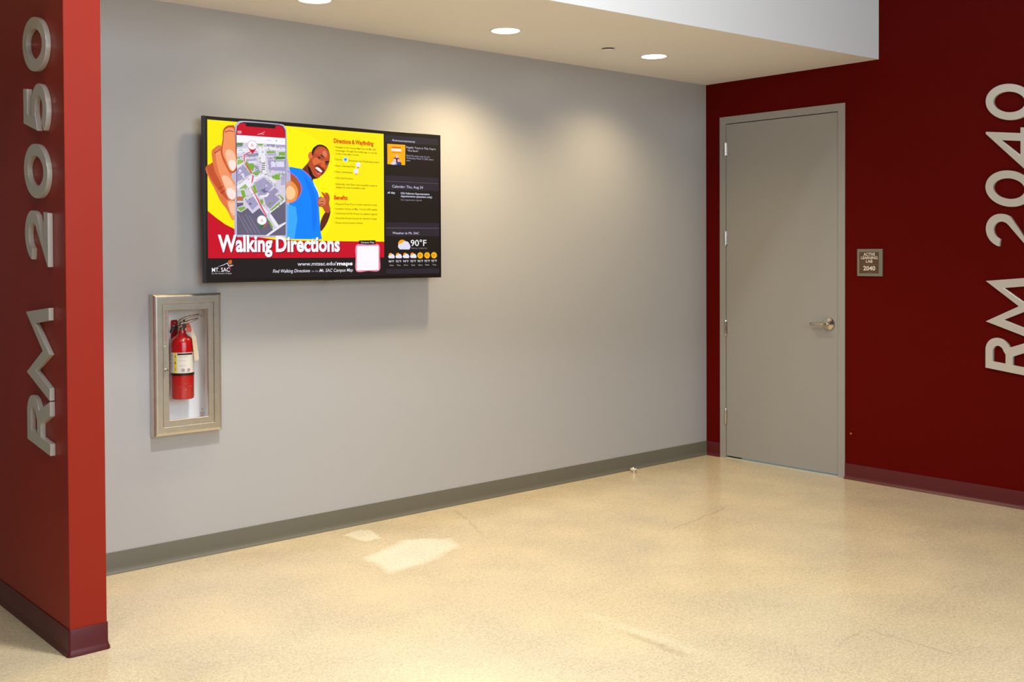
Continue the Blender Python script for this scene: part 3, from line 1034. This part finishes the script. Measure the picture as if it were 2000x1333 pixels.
# the hand reaching around the phone
SK = [(196, 84, 44), (226, 118, 72), (244, 152, 100), (255, 196, 160), (255, 232, 224), (150, 56, 28)]
patch('hand_base', C1((130, 850), (215, 790), (330, 820), (560, 900), (560, 1420), (500, 1560), (420, 1420), (330, 1300), (250, 1130), (180, 1000)), SK[1], 4, True)
patch('little_finger', C1((420, 1300), (480, 1270), (560, 1300), (560, 1480), (520, 1560), (470, 1500)), SK[2], 5, True)
patch('little_finger', C1((440, 1310), (500, 1290), (558, 1330), (550, 1470), (510, 1500), (460, 1430)), SK[3], 6, True)
patch('ring_finger', C1((140, 850), (190, 800), (240, 780), (330, 900), (480, 1130), (560, 1200), (555, 1270), (500, 1320), (430, 1290), (330, 1180), (230, 1040)), SK[0], 5, True)
patch('ring_finger', C1((215, 640), (260, 570), (340, 540), (380, 700), (480, 900), (555, 1000), (570, 1200), (530, 1300), (460, 1310), (400, 1200), (320, 1020), (250, 870)), SK[1], 6, True)
patch('ring_finger', C1((270, 640), (330, 610), (370, 760), (470, 940), (540, 1080), (550, 1220), (510, 1280), (440, 1220), (370, 1060), (300, 860)), SK[2], 7, True)
patch('ring_finger', C1((350, 980), (430, 960), (520, 1080), (540, 1200), (500, 1270), (440, 1200)), SK[3], 8, True)
patch('fingernail', C1((410, 1150), (470, 1120), (530, 1170), (535, 1240), (490, 1280), (435, 1240)), SK[4], 9, True)
patch('index_finger', C1((375, 330), (420, 275), (480, 262), (535, 290), (548, 560), (568, 760), (555, 870), (500, 915), (450, 890), (400, 790), (340, 640), (365, 460)), SK[0], 8, True)
patch('index_finger', C1((388, 350), (430, 300), (490, 292), (528, 330), (540, 580), (556, 760), (540, 850), (500, 895), (458, 870), (412, 770), (362, 630), (378, 470)), SK[2], 9, True)
patch('index_finger', C1((400, 640), (450, 590), (520, 640), (550, 780), (535, 860), (490, 880), (440, 780)), SK[3], 10, True)
patch('fingernail', C1((440, 770), (490, 735), (535, 760), (545, 830), (505, 880), (465, 850)), SK[4], 11, True)
patch('knuckle_crease', [C1((395, 350), (460, 330), (520, 345), (520, 354), (460, 341), (398, 360)), C1((250, 640), (330, 590), (334, 600), (256, 652)), C1((330, 1190), (390, 1150), (394, 1160), (338, 1202)), C1((300, 1130), (370, 1090), (374, 1100), (306, 1142))], SK[5], 10)

# the man in the blue vest
BLUE = (0, 134, 255)
patch('raised_arm', C2((95, 500), (140, 500), (200, 560), (255, 620), (275, 690), (250, 770), (200, 830), (150, 860), (90, 850), (70, 770)), (176, 84, 44), 6, True)
patch('raised_arm', C2((85, 660), (130, 600), (200, 650), (228, 730), (200, 820), (150, 850), (95, 840), (72, 750)), (240, 150, 70), 7, True)
patch('raised_arm', C2((90, 700), (140, 660), (190, 710), (190, 780), (140, 820), (95, 790)), (255, 206, 150), 8, True)
patch('neck', FA_((255, 910), (430, 720), (470, 640), (600, 1150), (560, 1250), (440, 1080)), (120, 44, 20), 5)
patch('blue_vest', C2((105, 455), (150, 447), (275, 470), (330, 520), (380, 580), (420, 640), (455, 720), (468, 800), (462, 900), (470, 1040), (478, 1170), (490, 1240), (490, 1262), (90, 1262), (92, 850), (150, 855), (205, 825), (255, 765), (272, 700), (262, 640), (215, 560), (150, 510), (105, 490)), BLUE, 6)
patch('vest_light_side', C2((92, 870), (150, 880), (200, 900), (215, 1040), (180, 1262), (90, 1262)), (58, 170, 255), 7)
patch('vest_fold', C2((300, 560), (380, 660), (430, 800), (440, 1000), (400, 1180), (380, 1000), (370, 800)), (0, 118, 246), 7, True)
patch('vest_piping', [C2((105, 488), (150, 508), (215, 558), (262, 638), (273, 700), (256, 766), (206, 828), (150, 858), (150, 850), (202, 820), (248, 762), (264, 700), (254, 642), (208, 566), (146, 518), (105, 498)), C2((275, 470), (332, 512), (382, 566), (376, 574), (326, 524), (268, 474))], (160, 116, 246), 8)
patch('vest_rim_light', C2((395, 605), (425, 650), (462, 730), (474, 790), (464, 790), (450, 730), (412, 655)), (236, 240, 255), 7)
# head
patch('ear', FA_((440, 500), (470, 420), (530, 400), (565, 450), (560, 560), (490, 620), (450, 590)), (232, 112, 66), 6, True)
patch('head', FA_((540, 400), (600, 290), (690, 215), (780, 190), (890, 215), (990, 290), (1050, 390), (1070, 530), (1050, 700), (1010, 800), (970, 900), (900, 1000), (800, 1100), (720, 1160), (620, 1170), (540, 1130), (480, 1010), (440, 860), (450, 720), (480, 620), (560, 560)), (186, 76, 40), 7, True)
patch('hair', FA_((540, 400), (590, 290), (690, 210), (780, 186), (890, 208), (990, 280), (1052, 390), (1030, 370), (960, 290), (860, 240), (760, 235), (700, 270), (640, 340), (600, 420), (575, 520), (555, 480)), (44, 16, 8), 8, True)
patch('forehead', FA_((640, 420), (720, 320), (850, 280), (960, 340), (1010, 450), (1000, 580), (900, 560), (820, 470), (720, 480)), (204, 90, 52), 8, True)
patch('forehead', FA_((860, 400), (920, 360), (970, 420), (970, 520), (900, 540)), (224, 128, 98), 9, True)
patch('cheek', FA_((560, 640), (660, 560), (760, 620), (840, 680), (760, 720), (680, 760), (600, 780)), (226, 110, 62), 8, True)
patch('nose', FA_((840, 640), (890, 640), (920, 740), (930, 810), (880, 850), (820, 820), (800, 770)), (222, 98, 50), 9, True)
patch('far_cheek', FA_((950, 780), (1010, 790), (980, 880), (930, 950), (900, 880)), (206, 80, 34), 9, True)
patch('eyebrow', [FA_((790, 480), (850, 500), (920, 560), (870, 550), (820, 520)), FA_((930, 690), (980, 660), (1040, 660), (1040, 690), (960, 720))], (56, 22, 16), 10, True)
patch('eye', [FA_((700, 545), (760, 545), (840, 600), (800, 620), (750, 590)), FA_((935, 750), (980, 720), (1020, 720), (1000, 770), (950, 780))], (72, 28, 22), 10, True)
patch('eye_light', [FA_((780, 590), (815, 595), (820, 615), (790, 612)), FA_((965, 742), (992, 738), (985, 762))], (190, 150, 140), 11)
patch('beard', FA_((430, 820), (480, 850), (530, 960), (570, 1060), (650, 1140), (720, 1160), (640, 1180), (560, 1180), (500, 1100), (450, 980)), (20, 8, 6), 9, True)
patch('beard', FA_((620, 820), (680, 780), (760, 800), (860, 870), (920, 930), (900, 1000), (820, 1080), (850, 960), (760, 860), (680, 820)), (110, 38, 26), 9, True)
patch('open_mouth', FA_((620, 850), (680, 830), (780, 880), (860, 950), (850, 1010), (800, 1060), (720, 1060), (660, 990)), (146, 40, 40), 10, True)
patch('lower_lip', FA_((640, 930), (700, 1000), (780, 1010), (800, 1040), (730, 1070), (670, 1020)), (222, 100, 84), 11, True)
patch('teeth', FA_((630, 865), (690, 835), (770, 880), (850, 965), (800, 995), (730, 950)), (246, 246, 250), 12)
# pointing hand and forearm
patch('forearm', C2((480, 1170), (476, 1080), (500, 1010), (530, 960), (560, 920), (590, 930), (588, 980), (560, 1060), (520, 1130)), (96, 36, 10), 7, True)
patch('pointing_hand', C2((448, 850), (450, 810), (480, 780), (520, 790), (500, 750), (490, 725), (520, 740), (545, 760), (530, 735), (565, 740), (585, 790), (578, 860), (592, 920), (570, 965), (530, 950), (500, 900), (460, 890)), (190, 82, 44), 8, True)
patch('pointing_hand', C2((455, 830), (490, 790), (530, 800), (540, 850), (510, 880), (470, 870)), (222, 124, 84), 9, True)
patch('finger_gap', [C2((455, 838), (500, 828), (540, 846), (500, 836)), C2((455, 866), (495, 858), (520, 872), (490, 868))], (120, 46, 22), 10)

# phone
patch('phone_edge', smooth_ring(PA((165, 1333), (160, 700), (165, 230), (205, 135), (300, 85), (700, 105), (1100, 140), (1170, 190), (1205, 290), (1212, 800), (1205, 1333)), 4)[:-4] + [(656, 955), (640, 962), (272, 962), (252, 945), (250, 880)], (190, 186, 214), 7)
patch('phone_rim', [(268, 180), (276, 112), (300, 88), (330, 80), (460, 86), (600, 97), (630, 108), (648, 140), (650, 260), (648, 700), (642, 948), (270, 948)], (44, 34, 50), 8)
SX0, SX1 = 273, 645
patch('phone_app_bar', [(273, 180), (280, 112), (304, 90), (460, 96), (600, 104), (624, 112), (642, 140), (647, 200), (273, 178)], (206, 0, 40), 9)
patch('phone_notch', [(343, 87), (573, 103), (571, 127), (345, 113)], (24, 18, 14), 10)
patch('menu_icon', [PA((218, 285), (300, 287), (300, 298), (218, 296)), PA((218, 305), (300, 307), (300, 318), (218, 316)), PA((218, 325), (300, 327), (300, 338), (218, 336))], (246, 196, 210), 10)
patch('app_logo', [PA((610, 350), (700, 325), (770, 290), (766, 304), (700, 340), (640, 356)), PA((680, 352), (760, 340), (740, 356))], (240, 170, 190), 10)
patch('phone_white_bar', [(273, 178), (647, 200), (647, 250), (273, 236)], (250, 248, 255), 9)
patch('phone_white_bar_mark', [PA((800, 464), (900, 468), (900, 476), (800, 472)), PA((1090, 486), (1130, 488), (1130, 494), (1090, 492))], (170, 160, 220), 10)
patch('phone_white_bar_icon', circ(578, 221, 6), (120, 196, 220), 10)
patch('map_ground', [(273, 236), (647, 250), (645, 700), (642, 948), (272, 948)], (214, 208, 226), 9)
GR, GR2, ROOF, LOT, BRN = (126, 178, 60), (84, 140, 40), (168, 160, 196), (104, 98, 120), (186, 120, 76)
for p in (PA((200, 530), (330, 525), (320, 580), (200, 600)), PA((200, 800), (270, 805), (260, 840), (200, 850)), PA((215, 870), (340, 850), (330, 920), (215, 970)), PA((620, 540), (740, 540), (700, 590), (630, 570)), PA((805, 685), (990, 685), (985, 720), (805, 725)), PA((1050, 700), (1170, 695), (1170, 770), (1040, 775)), PA((940, 790), (1170, 790), (1170, 840), (960, 850)), PA((370, 900), (530, 930), (560, 1000), (520, 1100), (440, 1020)), PA((500, 1130), (640, 1060), (680, 1100), (600, 1180)), PA((400, 1240), (520, 1190), (500, 1300), (420, 1320)), PA((890, 1180), (1060, 1120), (1060, 1260), (930, 1240)), PB((215, 240), (330, 180), (390, 270), (250, 300)), PB((370, 110), (470, 80), (470, 160), (400, 190)), PB((470, 250), (520, 200), (560, 360), (520, 380)), PB((250, 330), (320, 320), (350, 440), (300, 480)), PB((740, 830), (800, 900), (860, 1010), (820, 1020)), PB((880, 900), (920, 890), (960, 960), (920, 970)), PB((970, 380), (1060, 470), (1030, 510)), PB((800, 680), (960, 540), (1000, 540), (830, 700)), PB((180, 650), (330, 620), (340, 660), (250, 715)), PB((600, 500), (660, 480), (690, 590), (640, 590))):
    patch('map_green', p, random.choice((GR, GR, GR2, (150, 190, 90))), 10)
for p in (PA((200, 560), (320, 560), (320, 600), (200, 615)), PA((390, 750), (620, 720), (650, 770), (560, 800), (400, 800)), PA((395, 850), (600, 840), (600, 900), (420, 920)), PA((820, 860), (1175, 860), (1170, 1080), (850, 1070)), PA((200, 1060), (330, 960), (470, 1150), (330, 1240), (200, 1310)), PA((540, 960), (640, 990), (650, 1090), (580, 1130)), PA((800, 545), (970, 548), (970, 590), (800, 585)), PA((985, 560), (1175, 560), (1175, 600), (985, 600)), PA((820, 730), (990, 730), (990, 770), (820, 770)), PA((820, 810), (940, 810), (930, 850), (820, 850)), PB((520, 180), (690, 80), (860, 230), (740, 400), (580, 420)), PB((740, 380), (900, 260), (960, 340), (800, 460)), PB((340, 520), (480, 430), (590, 570), (470, 690)), PB((680, 430), (900, 400), (980, 480), (800, 660), (720, 590)), PB((1000, 0), (1090, 0), (1080, 210), (1010, 220))):
    patch('map_roof', p, random.choice((ROOF, (180, 172, 206), (156, 148, 184))), 10)
patch('map_roof_light', [PA((890, 890), (1150, 890), (1150, 1000), (890, 1000)), PA((230, 1070), (275, 1055), (300, 1110), (260, 1120)), PA((275, 1150), (330, 1130), (360, 1210), (320, 1240)), PA((430, 890), (600, 880), (600, 930), (430, 935))], (226, 222, 244), 11)
patch('map_courtyard', [PB((630, 310), (720, 280), (760, 340), (690, 370)), PB((400, 560), (440, 545), (460, 580), (420, 600))], (112, 108, 150), 11)
patch('map_parking_lot', [PB((180, 560), (300, 550), (300, 600), (180, 640)), PB((178, 700), (260, 730), (380, 650), (470, 755), (600, 650), (740, 830), (850, 1050), (720, 1150), (178, 1150)), PB((800, 740), (1085, 520), (1085, 900), (960, 960)), PB((760, 1160), (1085, 930), (1085, 1150))], LOT, 10)
patch('map_parking_rows', [PB((190 + i * 70, 760 + (i % 2) * 30), (205 + i * 70, 760 + (i % 2) * 30), (400 + i * 70, 1120), (380 + i * 70, 1120)) for i in range(4)], (132, 126, 148), 11)
patch('map_road', [PA((200, 990), (360, 900), (340, 780), (365, 780), (380, 905), (200, 1030)), PA((640, 600), (760, 560), (800, 1170), (1000, 1300), (960, 1320), (760, 1180), (560, 1260), (540, 1230), (730, 1140), (690, 880), (640, 800)), PB((180, 250), (440, 50), (560, 80), (620, 20), (640, 60), (540, 130), (430, 270), (610, 560), (780, 740), (740, 745), (570, 560), (400, 280), (380, 240), (340, 210), (190, 310)), PB((700, 1160), (1085, 905), (1085, 935), (760, 1165)), PB((780, 780), (820, 770), (960, 980), (920, 1010), (840, 900)), PB((600, 420), (720, 400), (760, 360), (790, 380), (740, 440), (620, 460)), PB((780, 735), (1085, 490), (1085, 510), (790, 752)), PA((200, 650), (800, 600), (1180, 640), (1180, 670), (800, 650), (200, 740))], (240, 236, 246), 11)
patch('map_trees', [PA((700, 920 + i * 40), (760, 920 + i * 40), (770, 938 + i * 40), (705, 936 + i * 40)) for i in range(4)], (60, 62, 20), 12)
patch('map_brown_strip', [PA((350, 930), (390, 920), (510, 1120), (480, 1150)), PB((180, 440), (300, 440), (300, 520), (180, 520))], BRN, 12)
patch('map_route', [PA((340, 775), (350, 760), (480, 690), (600, 680), (600, 694), (490, 704), (362, 778), (360, 910), (346, 910)), PA((510, 1170), (540, 1180), (520, 1290), (500, 1333), (488, 1333)), PB((440, 250), (452, 250), (640, 600), (740, 800), (726, 812), (620, 620)), PB((660, 1010), (750, 915), (765, 925), (675, 1020))], (226, 74, 92), 12)
# tree tops and small roofs sprinkled over the campus picture
def scatter(name, n, color, size, layer, rng):
    bm = bmesh.new()
    y = TVY - 0.0004 - 0.00012 * layer
    for _ in range(n):
        x0, y0 = rng.uniform(280, 634), rng.uniform(252, 740)
        if y0 > 690 - (x0 - 280) * 0.1 and x0 < 420:
            continue
        w, h, a = rng.uniform(*size), rng.uniform(*size) * 0.6, rng.uniform(0, 3.14)
        c_, s_ = math.cos(a), math.sin(a)
        bm.faces.new([bm.verts.new((p[0], y, p[1])) for p in (sheet(x0 + c_ * u - s_ * v, y0 + s_ * u + c_ * v) for u, v in ((-w, -h), (w, -h), (w, h), (-w, h)))])
    o = obj(name, bm, glow(*color), SC)
    o['kind'] = 'stuff'


rng = random.Random(3)
scatter('map_tree_tops', 110, (108, 158, 60), (2.5, 7), 11.2, rng)
scatter('map_small_roofs', 60, (226, 222, 240), (2.5, 8), 11.3, rng)
scatter('map_shadow_marks', 60, (128, 122, 150), (2, 5), 11.4, rng)
scatter('map_red_marks', 22, (196, 120, 110), (2, 4), 11.5, rng)
# start and destination pins
patch('pin_point', PA((430, 630), (590, 640), (516, 745)), (206, 20, 44), 13)
patch('pin_outline', circ(392, 257, 38, 37), (226, 170, 200), 13)
patch('pin_disc', circ(392, 257, 33, 33), (255, 252, 255), 14)
words('B', 384, 400, 268, 22, (226, 100, 130), 15)
patch('pin_point', PB((565, 930), (715, 930), (640, 1040)), (40, 120, 60), 13)
patch('pin_outline', circ(461, 831, 38, 38), (190, 190, 210), 13)
patch('pin_disc', circ(461, 831, 34, 34), (255, 252, 255), 14)
words('A', 452, 470, 842, 20, (110, 110, 130), 15)
# thumb over the right edge of the phone is the raised arm above; fingers of the hand lie over the left edge
# headline with its dark drop shadow
for dx, dy, c, ly in ((4, 5, (40, 6, 40), 16), (0, 0, (252, 250, 255), 17)):
    words('Walking', 122 + dx, 540 + dx, 1074 + dy, 122, c, ly, 0.034, y1=1066 + dy, name='headline')
    words('Directions', 566 + dx, 1058 + dx, 1067 + dy, 113, c, ly, 0.034, y1=1062 + dy, name='headline')

# text columns on yellow
TR = (226, 92, 0)
TX = (122, 84, 0)
words('Directions & Wayfinding', 1020, 1326, 232, 32, (222, 62, 0), 4, 0.04, y1=246)
for s, x0, x1, y, y1 in (('\u2022 Navigate to the Campus Map from the Mt. SAC', 1024, 1346, 272, 282), ('homepage, through the mobile app, or via the', 1034, 1352, 296, 310), ('or select a Campus Map in a browser', 1034, 1214, 320, 327), ('\u2022 Click the', 1022, 1084, 363, 366), ('Directions and Wayfinding button', 1134, 1368, 372, 382), ('\u2022 Enter a Starting Point', 1022, 1182, 412, 417), ('\u2022 Enter a Destination', 1022, 1164, 459, 463), ('\u2022 Click Get Directions', 1022, 1166, 506, 510), ('\u2022 Optionally, click Show only accessible routes to', 1022, 1352, 553, 562), ('display the most accessible route', 1034, 1258, 577, 584), ('\u2022 Drag and Drop Pins at custom start/end routes', 1020, 1350, 705, 711), ('\u2022 Locations Chosen on Map / Current GPS capable', 1020, 1350, 742, 746), ('\u2022 Construction & Fire Routes are updated regularly', 1020, 1352, 778, 781), ('\u2022 Accessible Routes account for elevation change', 1020, 1346, 814, 816), ('\u2022 Routes can be printed or shared', 1020, 1236, 850, 850)):
    words(s, x0, x1, y, 13, TX, 4, 0.012, y1=y1)
words('Benefits', 1018, 1122, 665, 30, (226, 66, 0), 4, 0.04, y1=667)
patch('direction_icon', [(1086, 357), (1109, 334), (1132, 357), (1109, 380)], (206, 230, 255), 5)
patch('direction_icon', [(1096, 357), (1109, 344), (1122, 356), (1109, 372)], (40, 150, 240), 6)
for cx_, cy_, c in ((1206, 396, (70, 110, 60)), (1191, 447, (206, 40, 60))):
    patch('pin_icon', [(cx_ - 17, cy_ + 6), (cx_ + 17, cy_ + 6), (cx_, cy_ + 29)], c, 5)
    patch('pin_icon', circ(cx_, cy_, 19), (240, 234, 250), 6)
# empty code card with its black tab (the code itself is left blank)
patch('card_tab', [(1208, 978), (1334, 975), (1336, 1008), (1206, 1008)], (24, 12, 16), 5)
words('Campus Map', 1222, 1324, 998, 13, (240, 236, 250), 6)
patch('card_border', smooth_ring([(1186, 1012), (1275, 1009), (1360, 1008), (1366, 1100), (1363, 1205), (1275, 1211), (1184, 1214), (1180, 1110)], 4), (238, 130, 160), 5)
patch('card_face', [(1190, 1020), (1358, 1016), (1356, 1202), (1188, 1208)], (252, 248, 255), 6)
# footer lettering and college emblem
words('www.mtsac.edu/', 732, 1032, 1175, 28, (226, 222, 236), 5, 0.012, y1=1170)
words('maps', 1036, 1156, 1169, 27, (255, 250, 255), 5, 0.035, y1=1168)
words('Find Walking Directions', 542, 826, 1230, 25, (236, 232, 246), 5, 0.004, 0.22, y1=1226)
words('on the', 838, 892, 1223, 17, (150, 146, 158), 5, 0.0, 0.22)
words('Mt. SAC Campus Map', 900, 1156, 1222, 24, (236, 232, 246), 5, 0.004, 0.22, y1=1216)
words('MT. SAC', 76, 212, 1231, 32, (250, 246, 255), 5, 0.004, y1=1226)
words('Mt. San Antonio College', 74, 226, 1247, 11, (196, 190, 206), 5, y1=1244)
patch('emblem_ridge', C3((300, 645), (400, 608), (460, 578), (490, 625), (520, 612), (556, 616), (520, 632), (480, 640), (452, 592), (400, 620)), (206, 204, 220), 5)
patch('emblem_sun', C3((468, 560), (495, 540), (524, 545), (524, 590), (498, 606), (476, 588)), (206, 100, 30), 6, True)
patch('emblem_foot', C3((490, 650), (508, 640), (510, 690), (494, 712)), (150, 20, 20), 6)
